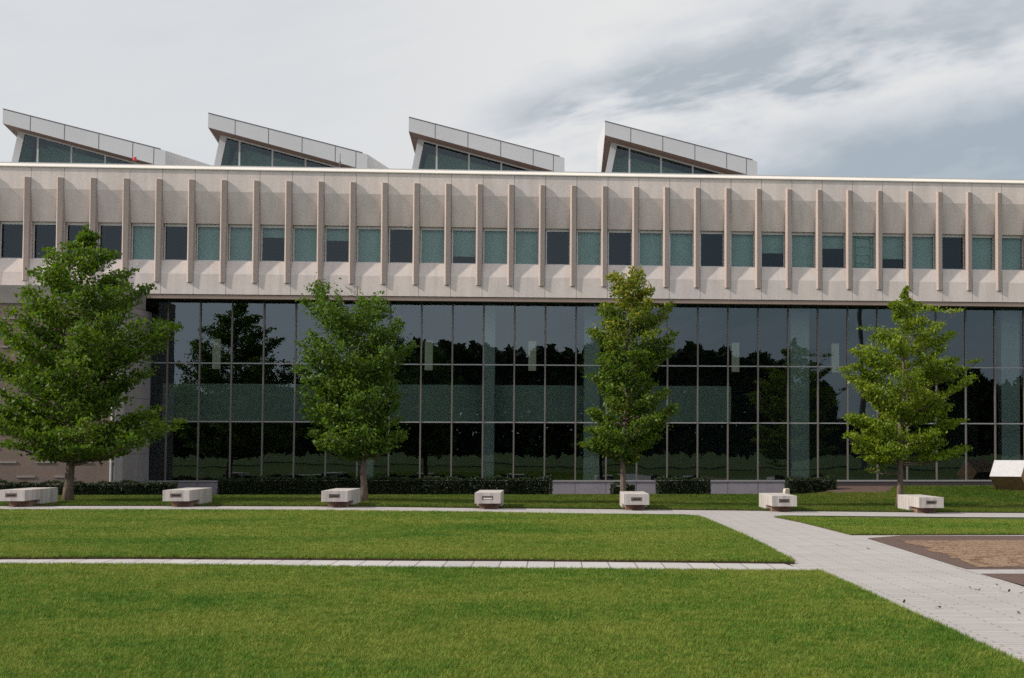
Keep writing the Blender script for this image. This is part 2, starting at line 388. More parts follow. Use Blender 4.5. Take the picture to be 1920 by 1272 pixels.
path_m = paving('path_concrete', (.405, .375, .355), .80, .16, .010, (.50, .47, .45))
kerb_m = paving('kerb_slab', (.43, .405, .39), .40, 30.0, .012, (.42, .40, .38), 0)
brown_m = paving('brown_paving', (.120, .076, .060), .25, .12, .008, (.6, .6, .6))
sett_m = mat('tan_setts', (.29, .195, .130), .9, .1)
def setts():
    nt = sett_m.node_tree; N = nt.nodes; L = nt.links; b = N['Principled BSDF']
    cur = vary(sett_m, [(.7, 4, .85, 1.1, .3, .7), (5, 4, .85, 1.15, .3, .7), (30, 3, .8, 1.2, .3, .7)], None, 'World')
    g = N.new('ShaderNodeNewGeometry'); vo = N.new('ShaderNodeTexVoronoi'); vo.feature = 'DISTANCE_TO_EDGE'; vo.inputs['Scale'].default_value = 6.5; vo.inputs['Randomness'].default_value = .55
    L.new(g.outputs['Position'], vo.inputs['Vector'])
    cr = N.new('ShaderNodeValToRGB'); cr.color_ramp.elements[0].position = .02; cr.color_ramp.elements[0].color = (.35, .3, .27, 1); cr.color_ramp.elements[1].position = .12
    L.new(vo.outputs['Distance'], cr.inputs[0])
    wv = N.new('ShaderNodeTexWave'); wv.wave_type = 'RINGS'; wv.rings_direction = 'SPHERICAL'; wv.inputs['Scale'].default_value = .55; wv.inputs['Distortion'].default_value = 1.5; wv.inputs['Detail'].default_value = 2
    mp = N.new('ShaderNodeMapping'); mp.inputs['Location'].default_value = (-9.5, -29, 0); L.new(g.outputs['Position'], mp.inputs[0]); L.new(mp.outputs[0], wv.inputs['Vector'])
    c2 = N.new('ShaderNodeValToRGB'); c2.color_ramp.elements[0].position = .05; c2.color_ramp.elements[0].color = (.80, .74, .70, 1); c2.color_ramp.elements[1].position = .30
    L.new(wv.outputs[0], c2.inputs[0])
    for o in (cr, c2):
        mx = N.new('ShaderNodeMix'); mx.data_type = 'RGBA'; mx.blend_type = 'MULTIPLY'; mx.inputs['Factor'].default_value = 1
        L.new(cur, mx.inputs['A']); L.new(o.outputs[0], mx.inputs['B']); cur = mx.outputs['Result']
    L.new(cur, b.inputs['Base Color'])
    bp = N.new('ShaderNodeBump'); bp.inputs['Strength'].default_value = .6; bp.inputs['Distance'].default_value = .02; L.new(vo.outputs['Distance'], bp.inputs['Height']); L.new(bp.outputs[0], b.inputs['Normal'])
setts()
soil_m = mat('soil', (.060, .040, .026), .95, .1); vary(soil_m, [(8, 5, .7, 1.3, .3, .7)], None, 'World')

# paths
tag(sheet('bench_path', [(-24, 50.0), (26, 50.0), (26, 53.55), (-24, 53.55)], -.010, path_m, 1.0), kind='structure')
diag = [(-.5+.0, 50.4)]
dl = pxpoly([(1270, 958), (1330, 983), (1388, 1009), (1475, 1055), (1520, 1076), (1590, 1105), (1690, 1148), (1775, 1188), (1915, 1254), (2150, 1370)])
dr = pxpoly([(2150, 1180), (1915, 1098), (1843, 1075.5), (1838, 1067.5), (2300, 1068), (2300, 1001), (1600, 1001), (1545, 985), (1462, 966)])
tag(sheet('path', dl+dr+[(5.6, 50.6)], -.006, path_m, .8), kind='structure')
tag(sheet('lawn_kerb', [(-16, 25.7), (3.75, 25.7), (3.45, 28.6), (-16, 28.6)], -.002, kerb_m, .8), kind='structure')
tag(sheet('concrete_strip', pxpoly([(1790, 1064), (2300, 1064), (2300, 1080), (1850, 1080)]), -.003, path_m, .6), kind='structure')
tag(sheet('brown_paving', pxpoly([(1626, 1009.5), (1690, 1004.5), (2300, 1004.5), (2300, 1067.5), (1812, 1067.5), (1740, 1045)]), .002, brown_m, .6), kind='structure')
tag(sheet('plaza_band', pxpoly([(1838, 1076), (2300, 1076), (2300, 1215), (1920, 1098.5)]), .002, brown_m, .6), kind='structure')
tag(sheet('setts', pxpoly([(1686, 1013.5), (2300, 1013.5), (2300, 1064), (1846, 1064), (1806, 1052), (1742, 1031)]), .008, sett_m, .45, jag=.07), kind='structure')
tag(sheet('paving_strip', [(10.1, 67.6), (12.1, 67.6), (13.15, 71.38), (10.1, 71.38)], .012, brown_m, .6), kind='structure')
tag(sheet('soil_bed', [(-26, 66.1), (-14.7, 66.1), (-14.7, 68.4), (10.15, 68.4), (10.15, 71.36), (-26, 71.36)], -.01, soil_m, 1.0), kind='structure')

# lawn: turf base plus individual blades
turf_m = mat('turf', (.040, .072, .012), .95, .05)
vary(turf_m, [(.16, 4, (1.0,.92,.9), (1.1,1.02,1.1), .35, .65), (5, 5, .65, 1.3, .3, .7), (70, 3, .55, 1.4, .3, .7)], None, 'World')
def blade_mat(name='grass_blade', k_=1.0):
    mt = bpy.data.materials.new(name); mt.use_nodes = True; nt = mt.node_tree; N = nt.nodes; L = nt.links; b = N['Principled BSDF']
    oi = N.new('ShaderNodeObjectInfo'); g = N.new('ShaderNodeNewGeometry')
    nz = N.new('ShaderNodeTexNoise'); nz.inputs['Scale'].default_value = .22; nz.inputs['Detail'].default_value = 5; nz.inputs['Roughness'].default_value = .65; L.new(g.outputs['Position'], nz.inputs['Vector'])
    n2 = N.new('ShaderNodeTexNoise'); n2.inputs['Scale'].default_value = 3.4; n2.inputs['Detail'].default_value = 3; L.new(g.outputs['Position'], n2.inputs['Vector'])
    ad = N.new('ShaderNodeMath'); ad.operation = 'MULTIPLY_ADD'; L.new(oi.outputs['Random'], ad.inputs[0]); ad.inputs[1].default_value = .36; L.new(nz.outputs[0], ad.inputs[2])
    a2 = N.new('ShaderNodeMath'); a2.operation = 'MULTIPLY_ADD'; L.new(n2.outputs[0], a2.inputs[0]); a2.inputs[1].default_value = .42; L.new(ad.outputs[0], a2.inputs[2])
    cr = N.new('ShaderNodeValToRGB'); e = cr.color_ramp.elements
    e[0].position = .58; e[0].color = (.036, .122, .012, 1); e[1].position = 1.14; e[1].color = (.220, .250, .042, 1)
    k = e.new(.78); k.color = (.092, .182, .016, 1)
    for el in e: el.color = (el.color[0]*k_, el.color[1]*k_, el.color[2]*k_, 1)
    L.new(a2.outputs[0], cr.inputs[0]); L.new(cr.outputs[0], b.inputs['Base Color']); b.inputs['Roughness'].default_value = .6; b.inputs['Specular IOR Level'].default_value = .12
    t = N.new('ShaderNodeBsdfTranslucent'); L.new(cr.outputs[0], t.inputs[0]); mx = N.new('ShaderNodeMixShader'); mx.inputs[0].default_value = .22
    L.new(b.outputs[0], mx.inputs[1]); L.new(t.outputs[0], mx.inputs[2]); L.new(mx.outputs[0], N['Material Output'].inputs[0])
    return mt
blade_m = blade_mat(); blade_shaded = blade_mat('grass_blade_shaded', .62)  # second set darkened in colour to deepen the tree shade behind the benches
def grass_tree(blade_m):
    nt = bpy.data.node_groups.new('grass_blades', 'GeometryNodeTree')
    nt.interface.new_socket('Geometry', in_out='INPUT', socket_type='NodeSocketGeometry')
    nt.interface.new_socket('Geometry', in_out='OUTPUT', socket_type='NodeSocketGeometry')
    N = nt.nodes; L = nt.links
    gi = N.new('NodeGroupInput'); go = N.new('NodeGroupOutput')
    def mth(op, a, b):
        o = N.new('ShaderNodeMath'); o.operation = op
        for i, v in enumerate((a, b)):
            if isinstance(v, (int, float)): o.inputs[i].default_value = v
            else: L.new(v, o.inputs[i])
        return o.outputs[0]
    # one blade: a narrow strip that tapers and bends over
    gr = N.new('GeometryNodeMeshGrid'); gr.inputs['Vertices X'].default_value = 2; gr.inputs['Vertices Y'].default_value = 4
    pos = N.new('GeometryNodeInputPosition'); sx = N.new('ShaderNodeSeparateXYZ'); L.new(pos.outputs[0], sx.inputs[0])
    t = mth('ADD', sx.outputs[1], .5)
    cx = N.new('ShaderNodeCombineXYZ')
    L.new(mth('MULTIPLY', sx.outputs[0], mth('SUBTRACT', .0075, mth('MULTIPLY', t, .006))), cx.inputs[0])
    L.new(mth('MULTIPLY', mth('MULTIPLY', t, t), .022), cx.inputs[1]); L.new(mth('MULTIPLY', t, .050), cx.inputs[2])
    sp = N.new('GeometryNodeSetPosition'); L.new(gr.outputs[0], sp.inputs[0]); L.new(cx.outputs[0], sp.inputs['Position'])
    jn = N.new('GeometryNodeJoinGeometry'); R_ = random.Random(5)
    for k in range(11):
        tr = N.new('GeometryNodeTransform'); L.new(sp.outputs[0], tr.inputs[0])
        an = k*2.4; r = .012+.034*R_.random()
        tr.inputs['Translation'].default_value = (math.cos(an)*r, math.sin(an)*r, 0)
        tr.inputs['Rotation'].default_value = (R_.uniform(-.5, .3), R_.uniform(-.4, .4), R_.uniform(0, 6.28))
        s = R_.uniform(.65, 1.15); tr.inputs['Scale'].default_value = (1, s, s)
        L.new(tr.outputs[0], jn.inputs[0])
    sm = N.new('GeometryNodeSetMaterial'); sm.inputs['Material'].default_value = blade_m; L.new(jn.outputs[0], sm.inputs[0])
    # scatter, thinner with distance from the near edge of the lawn
    p2 = N.new('GeometryNodeInputPosition'); s2 = N.new('ShaderNodeSeparateXYZ'); L.new(p2.outputs[0], s2.inputs[0])
    mr = N.new('ShaderNodeMapRange'); L.new(s2.outputs[1], mr.inputs[0]); mr.inputs[1].default_value = 13; mr.inputs[2].default_value = 52; mr.inputs[3].default_value = 36; mr.inputs[4].default_value = 14
    dens = mth('MULTIPLY', mr.outputs[0], mr.outputs[0])
    ni = N.new('GeometryNodeInputNormal'); s3 = N.new('ShaderNodeSeparateXYZ'); L.new(ni.outputs[0], s3.inputs[0])
    up = mth('GREATER_THAN', s3.outputs[2], .5)
    dp = N.new('GeometryNodeDistributePointsOnFaces'); L.new(gi.outputs[0], dp.inputs['Mesh']); L.new(dens, dp.inputs['Density']); L.new(up, dp.inputs['Selection'])
    rr = N.new('FunctionNodeRandomValue'); rr.data_type = 'FLOAT_VECTOR'
    v = [s for s in rr.inputs if s.enabled]; v[0].default_value = (-.18, -.18, 0); v[1].default_value = (.18, .18, 6.283)
    rs = N.new('FunctionNodeRandomValue'); rs.data_type = 'FLOAT'
    fs = [s for s in rs.inputs if s.type == 'VALUE']; fs[0].default_value = .6; fs[1].default_value = 1.15
    far = N.new('ShaderNodeMapRange'); L.new(s2.outputs[1], far.inputs[0]); far.inputs[1].default_value = 16; far.inputs[2].default_value = 55; far.inputs[3].default_value = .80; far.inputs[4].default_value = 1.25
    sc = N.new('ShaderNodeCombineXYZ')
    so = [s for s in rs.outputs if s.type == 'VALUE'][0]
    wide = mth('MULTIPLY', so, far.outputs[0])
    L.new(wide, sc.inputs[0]); L.new(wide, sc.inputs[1]); L.new(so, sc.inputs[2])
    ip = N.new('GeometryNodeInstanceOnPoints'); L.new(dp.outputs['Points'], ip.inputs['Points']); L.new(sm.outputs[0], ip.inputs['Instance'])
    L.new([s for s in rr.outputs if s.type == 'VECTOR'][0], ip.inputs['Rotation']); L.new(sc.outputs[0], ip.inputs['Scale'])
    j2 = N.new('GeometryNodeJoinGeometry'); L.new(gi.outputs[0], j2.inputs[0]); L.new(ip.outputs[0], j2.inputs[0]); L.new(j2.outputs[0], go.inputs[0])
    return nt
GT = grass_tree(blade_m); GT2 = grass_tree(blade_shaded)
def lawn(poly, label, up=.012, gt=GT):
    o = sheet('grass', poly, up, turf_m, 1.0, True, side=soil_m)
    o.modifiers.new('blades', 'NODES').node_group = gt
    tag(o, label, 'grass', kind='stuff')
UPT = .04
far_edge = pxpoly([(-450, 1055.5), (0, 1056), (435, 1058.5), (975, 1064.5), (1510, 1069)], UPT)
lawn(far_edge + pxpoly([(1538, 1071.5), (1600, 1098), (1640, 1118), (1700, 1145), (1780, 1181), (1920, 1246), (2060, 1315)], .02) + [(4.2, 11.5), (-5.0, 11.5)],
     'mown green lawn in the foreground, in front of the narrow slab strip')
lawn(pxpoly([(-450, 952.5), (0, 953), (400, 953.5), (700, 955.5), (900, 957.5), (1130, 962), (1284, 963.5)], .08) +
     pxpoly([(1310, 969), (1339, 981), (1393, 1004), (1433, 1024), (1490, 1055)], .02) + pxpoly([(975, 1052.5), (435, 1049.5), (0, 1049), (-450, 1048.5)], .0),
     'mown green lawn between the slab strip and the row of concrete benches', .028)
lawn(pxpoly([(1452, 967), (1500, 969), (1700, 972), (1920, 975), (2300, 979)], UPT) + pxpoly([(2300, 1002.5), (1920, 1003), (1596, 1003.5), (1545, 990.5), (1500, 979.5)], .0),
     'small lawn on the right between the bench path and the brown paving')
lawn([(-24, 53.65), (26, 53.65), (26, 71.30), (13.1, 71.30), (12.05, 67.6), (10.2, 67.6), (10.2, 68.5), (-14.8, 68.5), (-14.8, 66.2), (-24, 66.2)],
     'lawn strip behind the benches, tree shade coloured into its blades, reaching the hedges and the building', gt=GT2)

# ------------------------------------------------------------------ building
YP, YG = 70.4, 71.45
PITCH_F, J5 = 1.16959, -13.303
def JX(k): return J5 + PITCH_F*(k-5)
MP, M0 = 1.1632, -14.370
def MX(k): return M0 + MP*k
Z_SOF = 7.20; XW = -14.98
Z_CAP, Z_CAPB, Z_L1, Z_HEAD, Z_SILL, Z_L2, Z_BOT = 12.13, 11.985, 11.18, 10.01, 8.61, 8.12, 7.37
K0, K1 = -8, 36
hall = tag(empty('building', (0, YP, 0)), 'long pale concrete building with vertical fins above a tall dark glass hall', 'building')
hall_inv = Vector((0, YP, 0))
def part(mb, name, mats, parent=hall, off=(0, YP, 0), **k):
    o = mb.build(name, mats, parent, **k)
    return o
def rel(mb, off): mb.v = [(x-off[0], y-off[1], z-off[2]) for x, y, z in mb.v]; return mb
def hpart(mb, name, mats, **k): return rel(mb, (0, YP, 0)).build(name, mats, hall, **k)
# precast panels and fins (all local to one bay)
p = MB(); g = .006; fw = .24
x0, x1 = g, PITCH_F-g
p.prism([(0, Z_CAPB), (0, Z_L1), (.25, Z_HEAD), (.62, Z_HEAD), (.62, Z_CAPB)], x0, x1, 'x')
p.prism([(0, Z_BOT), (0, Z_L2), (.09, Z_SILL), (.62, Z_SILL), (.62, Z_BOT)], x0, x1, 'x')
p.box(x1-fw+.02, x1-.003, .20, .60, Z_SILL, Z_HEAD)
panel0 = p.build('facade_panel', precast, hall); panel0.location = (JX(K0), 0, 0)
f = MB()
cs_t = [(-.250, .42), (-.246, 0), (-.192, -.155), (-.016, -.075), (-.012, .42)]
cs_b = [(-.245, .42), (-.240, 0), (-.180, -.085), (-.024, -.045), (-.018, .42)]
b0 = len(f.v); n = 5
zt, zb = 11.63, 7.80
f.v += [(a, b, zb) for a, b in cs_b] + [(a, b, zt + (.0 if b > -.01 else -.03)) for a, b in cs_t]
f.f += [tuple(range(n)), tuple(range(2*n-1, n-1, -1))] + [(i, (i+1) % n, n+(i+1) % n, n+i) for i in range(n)]; f.m += [0]*(n+2)
fin0 = f.build('fin', fin_stone, hall, bevel=.008); fin0.location = (JX(K0), 0, 0)
w = MB(); wx0, wx1 = .012, PITCH_F-fw+.012; t = .045; y0, y1 = .43, .52
w.box(wx0, wx1, y0-.05, y1, Z_SILL, Z_SILL+.055); w.box(wx0, wx1, y0-.02, y1, Z_HEAD-.075, Z_HEAD-.002); w.box(wx0, wx1, y0-.012, y0-.002, Z_HEAD-.105, Z_HEAD-.0752)
w.box(wx0, wx0+t, y0, y1, Z_SILL+.055, Z_HEAD-.075); w.box(wx1-t, wx1, y0, y1, Z_SILL+.055, Z_HEAD-.075)
win0 = w.build('window', alu, hall); win0.location = (JX(K0), 0, 0)
pn = MB(); pn.quad([(wx0+t, .47, Z_SILL+.055), (wx1-t, .47, Z_SILL+.055), (wx1-t, .47, Z_HEAD-.075), (wx0+t, .47, Z_HEAD-.075)])
pane0 = pn.build('pane', upper_glass, win0, fix=False)
def blind_obj(fr):
    b = MB(); zt = Z_HEAD-.02; zb = zt-(Z_HEAD-Z_SILL-.02)*fr
    b.box(wx0+.02, wx1-.02, .60, .606, zb, zt); b.box(wx0+.02, wx1-.02, .594, .612, zb-.02, zb)
    return b
BL = {4: 1, 6: 1, 7: 1, 8: .30, 9: 1, 10: .36, 11: 1, 13: 1, 14: .75, 15: 1, 16: 1, 18: 1, 20: 1, 21: 1, 23: 1, 24: .55, 25: 1, 26: .40, 27: 1, 28: .67, 29: 1, 31: 1, 32: 1, 34: 1, -2: 1, -4: .5}
blind_cache = {}
rng = random.Random(3)
for k in range(K0, K1):
    if k > K0:
        dup(panel0, hall, (JX(k), 0, 0)); dup(fin0, hall, (JX(k), 0, 0))
        wn = dup(win0, hall, (JX(k), 0, 0)); pa = dup(pane0, wn)
    else: wn = win0; pa = pane0
    pa.rotation_euler = (rad(rng.uniform(-.02, .02)), 0, rad(rng.uniform(-.05, .05)))
    fr = BL.get(k+1, 0)
    if fr:
        if fr not in blind_cache: blind_cache[fr] = blind_obj(fr).build('blind', blind_m, wn)
        else: dup(blind_cache[fr], wn)
XL_, XR_ = JX(K0), JX(K1)
c = MB(); c.prism([(-.05, Z_CAPB), (-.05, Z_CAPB+.03), (.07, Z_CAP-.012), (.62, Z_CAP-.012), (.62, Z_CAPB)], XL_, XR_, 'x'); hp = c.build('parapet_cap', cap_metal, hall)
c = MB(); c.box(XL_, XR_, .075, .60, Z_CAP-.010, Z_CAP+.03); c.build('cap_flashing', cap_grey, hall)
sf = MB(); sf.box(XL_, XR_, .09, .20, Z_BOT-.02, Z_BOT+.043); sf.build('drip_edge', dark_trim, hall)
sf = MB(); sf.box(XL_, XR_, .03, .24, Z_SOF, Z_BOT-.022); sf.build('edge_beam', soffit_m, hall, bevel=.01)
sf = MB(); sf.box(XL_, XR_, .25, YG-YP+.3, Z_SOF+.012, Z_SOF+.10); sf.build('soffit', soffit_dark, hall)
# roof, floors and rooms inside
r = MB(); r.box(XL_, XR_, .64, 30, 11.75, 11.98); r.build('roof', roof_m, hall)
r = MB(); r.box(XL_, XR_, .64, 30, Z_BOT+.2, 8.45); r.build('upper_floor', inside_dark, hall)
r = MB(); r.box(XL_, XR_, 9.0, 9.2, 8.45, 11.75); r.box(XL_, XR_, 29.8, 30, -.6, 8.45); r.build('inner_wall', inside_dark, hall)
r = MB(); r.box(XL_-.3, XL_, .7, 30, -.6, 11.9); r.box(XR_, XR_+.3, .7, 30, -.6, 11.9); r.build('end_wall', wall_stone, hall)
r = MB(); r.box(XW, XR_, YG-YP+.12, 29.8, -.5, .44); r.build('hall_floor', inside_floor, hall)
r = MB(); r.box(XW, 6.9, YG-YP+2.2, 29.8, 2.73, 4.18); r.build('gallery_slab', slab_m, hall)
r = MB()
cols = [MB() for _ in range(5)]
for i, (px, wd) in enumerate(((692, .42), (917, .42), (1109, .62), (1498, .75), (1892, .75))):
    X = at(px, 800, YG+1.1).x
    q = MB(); q.box(X-wd/2, X+wd/2, YG-YP+.8, YG-YP+1.4, .441, Z_BOT+.19); q.build('column', column_m, hall, bevel=.02)
# glass wall
NM = 33
mu0 = None
for k in range(0, NM):
    if mu0 is None:
        q = MB(); q.box(-.027, .027, -.09, .05, .51, Z_SOF); mu0 = q.build('mullion', alu_dark, hall); mu0.location = (MX(k), YG-YP, 0)
    else: dup(mu0, hall, (MX(k), YG-YP, 0))
ZT = [.51, 2.694, 4.873, Z_SOF]
X_END = MX(NM-1)
for z in ZT[1:3]:
    q = MB(); q.box(XW, X_END, -.065, .03, z-.022, z+.022); o = q.build('transom', transom_m, hall); o.location = (0, YG-YP, 0)
q = MB(); q.box(XW, X_END, -.13, .06, .45, .508); o = q.build('sill', transom_m, hall); o.location = (0, YG-YP, 0)
panes = {}
for r_ in range(3):
    za, zb_ = ZT[r_]+(.026 if r_ else 0), ZT[r_+1]-(.026 if r_ < 2 else 0)
    for k in range(-1, NM-1):
        wd = MP-.064 if k >= 0 else MX(0)-.032-XW
        key = (r_, k < 0)
        xc = (MX(k)+MX(k+1))/2 if k >= 0 else (XW+MX(0)-.032)/2
        if key not in panes:
            h = (zb_-za)/2; q = MB(); q.quad([(-wd/2, 0, -h), (wd/2, 0, -h), (wd/2, 0, h), (-wd/2, 0, h)])
            o = q.build('glass_pane', hall_glass, hall, fix=False); panes[key] = o
        else: o = dup(panes[key], hall)
        o.location = (xc, YG-YP, (za+zb_)/2)
        o.rotation_euler = (rad(rng.uniform(-.05, .05)), 0, rad(rng.uniform(-.14, .14)))
# plinth: pale slabs, then dark granite on the right
q = MB(); xs = [XW]+[MX(k) for k in range(0, 21)]
X_PD = at(1478, 905, YG).x
for a, b in zip(xs[:-1], xs[1:]):
    if a < X_PD: q.box(a+.008, min(b, X_PD)-.008, -.10, .10, -.5, .448)
o = q.build('plinth', plinth_m, hall); o.location = (0, YG-YP, 0)
q = MB(); q.box(X_PD, X_END, -.08, .10, -.5, .448); o = q.build('plinth', plinth_dark, hall); o.location = (0, YG-YP, 0); o['label'] = 'dark granite plinth'
# stone wall on the left with staggered pale ledges, its return and the downpipe
YW = -3.2; ZW = 7.36; ZC = 6.73                     # the block stands forward of the glass, with a concrete coping band
q = MB(); q.box(XL_, XW-.40, YW, YW+.3, -.5, ZC, 0); q.box(XW-.40, XW-.30, YW+.06, YW+.3, -.5, ZC, 2)
for row in range(0, 12):
    z = .68+.50*row; off = .63 if row % 2 else 0; x_ref = at(31, 886, YP+YW).x
    for i in range(-10, 4):
        xa = x_ref+off+i*1.26
        if xa+.62 < XW-.45 and xa > XL_: q.box(xa, xa+.62, YW-.03, YW+.01, z, z+.07, 1)
q.build('stone_wall', [wall_stone, wall_lip, side_stone], hall)
q = MB(); q.box(XL_, XW+.012, YW-.03, YW+.32, ZC+.002, ZW); q.box(XW-.30, XW+.012, YW+.322, -.06, ZC+.002, ZW); q.box(XL_, XW-.31, YW+.322, -.06, ZC+.3, ZW-.06); q.build('coping', cope_m, hall)
q = MB()
for i in range(8): q.box(XW-.295, XW, YW+.0, YG-YP-.005, -.5+i*1.0, min(-.5+(i+1)*1.0-.012, ZC))
q.build('return_wall', side_stone, hall)
q = MB(); X = XW-.38; q.tube([(X, YW-.06, -.2), (X, YW-.06, ZC)], [.035]*2, 10)
for z in (1.2, 3.2, 5.2): q.box(X-.05, X+.05, YW-.06, YW+.005, z, z+.05)
q.build('downpipe', alu, hall)

# roof monitors
def monitor(XL, first=None):
    o = empty('roof_monitor', (XL, 77-YP, 0)); o.parent = hall; Wd = 6.36
    if first:
        for ch in first.children:
            cc = dup(ch, o)
        return o
    def top(x, y): return 15.25-.2445*x+.0917*y
    def bot(x, y): return 14.68-.2600*x-.028*y
    D = 14.0; q = MB(); YB = 1.2
    ft = [(0, 0), (Wd, 0), (Wd, D), (0, D)]
    q.quad([(x, y, top(x, y)) for x, y in ft], 0)
    q.quad([(0, 0, bot(0, 0)), (Wd, 0, bot(Wd, 0)), (Wd, 0, top(Wd, 0)), (0, 0, top(0, 0))], 0)
    q.quad([(Wd, 0, bot(Wd, 0)), (Wd, D, bot(Wd, 0)-.6), (Wd, D, top(Wd, D)), (Wd, 0, top(Wd, 0))], 0)
    q.quad([(0, D, bot(0, D)-1.2), (0, 0, bot(0, 0)), (0, 0, top(0, 0)), (0, D, top(0, D))], 0)
    q.quad([(0, D, bot(0, D)), (Wd, D, bot(Wd, 0)-.6), (Wd, D, top(Wd, D)), (0, D, top(0, D))], 0)
    rf = q.build('roof_slab', white_metal, o, fix=False)
    q = MB(); q.quad([(0, 0, bot(0, 0)), (Wd, 0, bot(Wd, 0)), (Wd, YB+.2, bot(Wd, YB+.2)), (0, YB+.2, bot(0, YB+.2))])
    q.quad([(0, YB+.2, bot(0, YB+.2)), (.9, YB+.2, bot(.9, YB+.2)), (.9, D, bot(.9, D)-1.2), (0, D, bot(0, D)-1.2)]); q.build('soffit', brown_soffit, o, fix=False)
    q = MB()
    for x in (1.07, 2.40, 3.74, 5.07, 5.90):
        q.box(x-.012, x+.012, -.004, .003, bot(x, 0)+.01, top(x, 0)-.005)
    q.prism([(0, top(0, 0)-.0), (Wd-.2, top(Wd-.2, 0)), (Wd-.2, top(Wd-.2, 0)+.035), (0, top(0, 0)+.035)], -.012, .05, 'y')
    q.build('seam', seam_m, o)
    # inclined edge post, mullions and head of the glazing
    zb = 12.0; lean = .184
    def px_(z): return .28+lean*(z-14.52)
    q = MB(); zt = 14.60
    q.prism([(px_(zb), zb), (px_(zb)+.26, zb), (px_(zt)+.26, zt-.09), (px_(zt), zt-.02)], YB-.06, YB+.10, 'y'); q.build('post', white_metal, o)
    q = MB()
    for x in (1.07, 2.40, 3.74, 5.07): q.box(x-.035, x+.035, YB-.05, YB+.05, zb, bot(x, YB)-.03)
    q.prism([(.45, bot(.45, YB)-.06), (Wd-.3, bot(Wd-.3, YB)-.06), (Wd-.3, bot(Wd-.3, YB)+.02), (.45, bot(.45, YB)+.02)], YB-.07, YB-.055, 'y')
    q.build('mullion', white_metal, o)
    q = MB(); q.quad([(px_(zb)+.26, YB, zb), (Wd-.3, YB, zb), (Wd-.3, YB, bot(Wd-.3, YB)), (px_(zt)+.26, YB, bot(.55, YB))]); q.build('glazing', monitor_glass, o, fix=False)
    q = MB()                                          # sloping side wall, inner lining and back
    q.quad([(px_(zb)+.05, YB+.1, zb), (px_(zb)+.05, D-.1, zb), (px_(zt)+.05, D-.1, zt-.1), (px_(zt)+.05, YB+.1, zt-.1)], 0)
    q.quad([(px_(zb)+.12, YB+.12, zb), (px_(zt)+.12, YB+.12, zt-.1), (px_(zt)+.12, 3.2, zt-.1), (px_(zb)+.12, 3.2, zb)], 1)
    q.quad([(px_(zb)+.12, 3.2, zb), (Wd-.1, 3.2, zb), (Wd-.1, 3.2, 12.95), (.6, 3.2, 14.4)], 1)
    q.quad([(Wd-.1, YB, zb), (Wd-.1, D-.1, zb), (Wd-.1, D-.1, 12.9), (Wd-.1, YB, 12.9)], 0)
    q.build('side_wall', [white_metal, green_inside, inside_dark], o, fix=False)
    return o
mon = monitor(-22.10)
for k in (1, 2, 3): monitor(-22.10+8.012*k, mon)

# small red lamp and a thin finial on the roof edge
t_ = empty('warning_lamp', (at(252.5, 310, 72).x, 72, 12.0)); tag(t_, 'tiny red marker lamp on the roof edge below the leftmost roof monitor', 'lamp')
q = MB(); q.tube([(0, 0, 0), (0, 0, .55)], [.02, .02], 6); q.build('stem', pole_m, t_)
q = MB(); q.tube([(0, 0, .50), (0, 0, .52), (0, 0, .64), (0, 0, .66)], [.03, .065, .065, .03], 10); q.build('lens', red_m, t_)
t_ = empty('rooftop_rod', (at(637.5, 310, 72).x, 72, 12.0)); tag(t_, 'thin dark rod with a knob standing on the roof edge before the second roof monitor', 'rod')
q = MB(); q.tube([(0, 0, 0), (0, 0, .95)], [.018, .012], 6); q.build('stem', pole_m, t_)
q = MB(); q.tube([(0, 0, .46), (0, 0, .5), (0, 0, .60), (0, 0, .64)], [.02, .04, .04, .02], 8); q.build('knob', pole_m, t_)

# hanging lamps inside the hall
lamp_m = mat('lamp_shade', (.48, .46, .40), .8, .2)
bb = lamp_m.node_tree.nodes['Principled BSDF']; bb.inputs['Emission Color'].default_value = (.86, .82, .60, 1); bb.inputs['Emission Strength'].default_value = .06
P0 = None
for px, lab in ((406, 'pale oblong lamp hanging inside the hall, seen left of the second tree'), (804, 'pale oblong lamp hanging inside the hall, close right of the second tree'),
                (998, 'pale oblong lamp hanging inside the hall above the fourth bench from the left'), (1379, 'pale oblong lamp hanging inside the hall above the sixth bench from the left'),
                (1566, 'pale oblong lamp hanging inside the hall, close left of the rightmost tree'), (1904, 'pale oblong lamp hanging inside the hall at the right edge, above the block sculpture')):
    pt = at(px, 670, YG+1.6)
    e = tag(empty('hanging_lamp', (pt.x, pt.y, 4.72)), lab, 'lamp', 'lamps hanging inside the glass hall')
    if P0 is None:
        q = MB(); q.box(-.15, .15, -.07, .07, 0, 1.15); s0 = q.build('lamp_shade', lamp_m, e, bevel=.015)
        q = MB(); q.tube([(0, 0, 1.151), (0, 0, Z_BOT+.195-4.72)], [.008, .008], 6); s1 = q.build('cord', pole_m, e); P0 = e
    else: dup(s0, e); dup(s1, e)

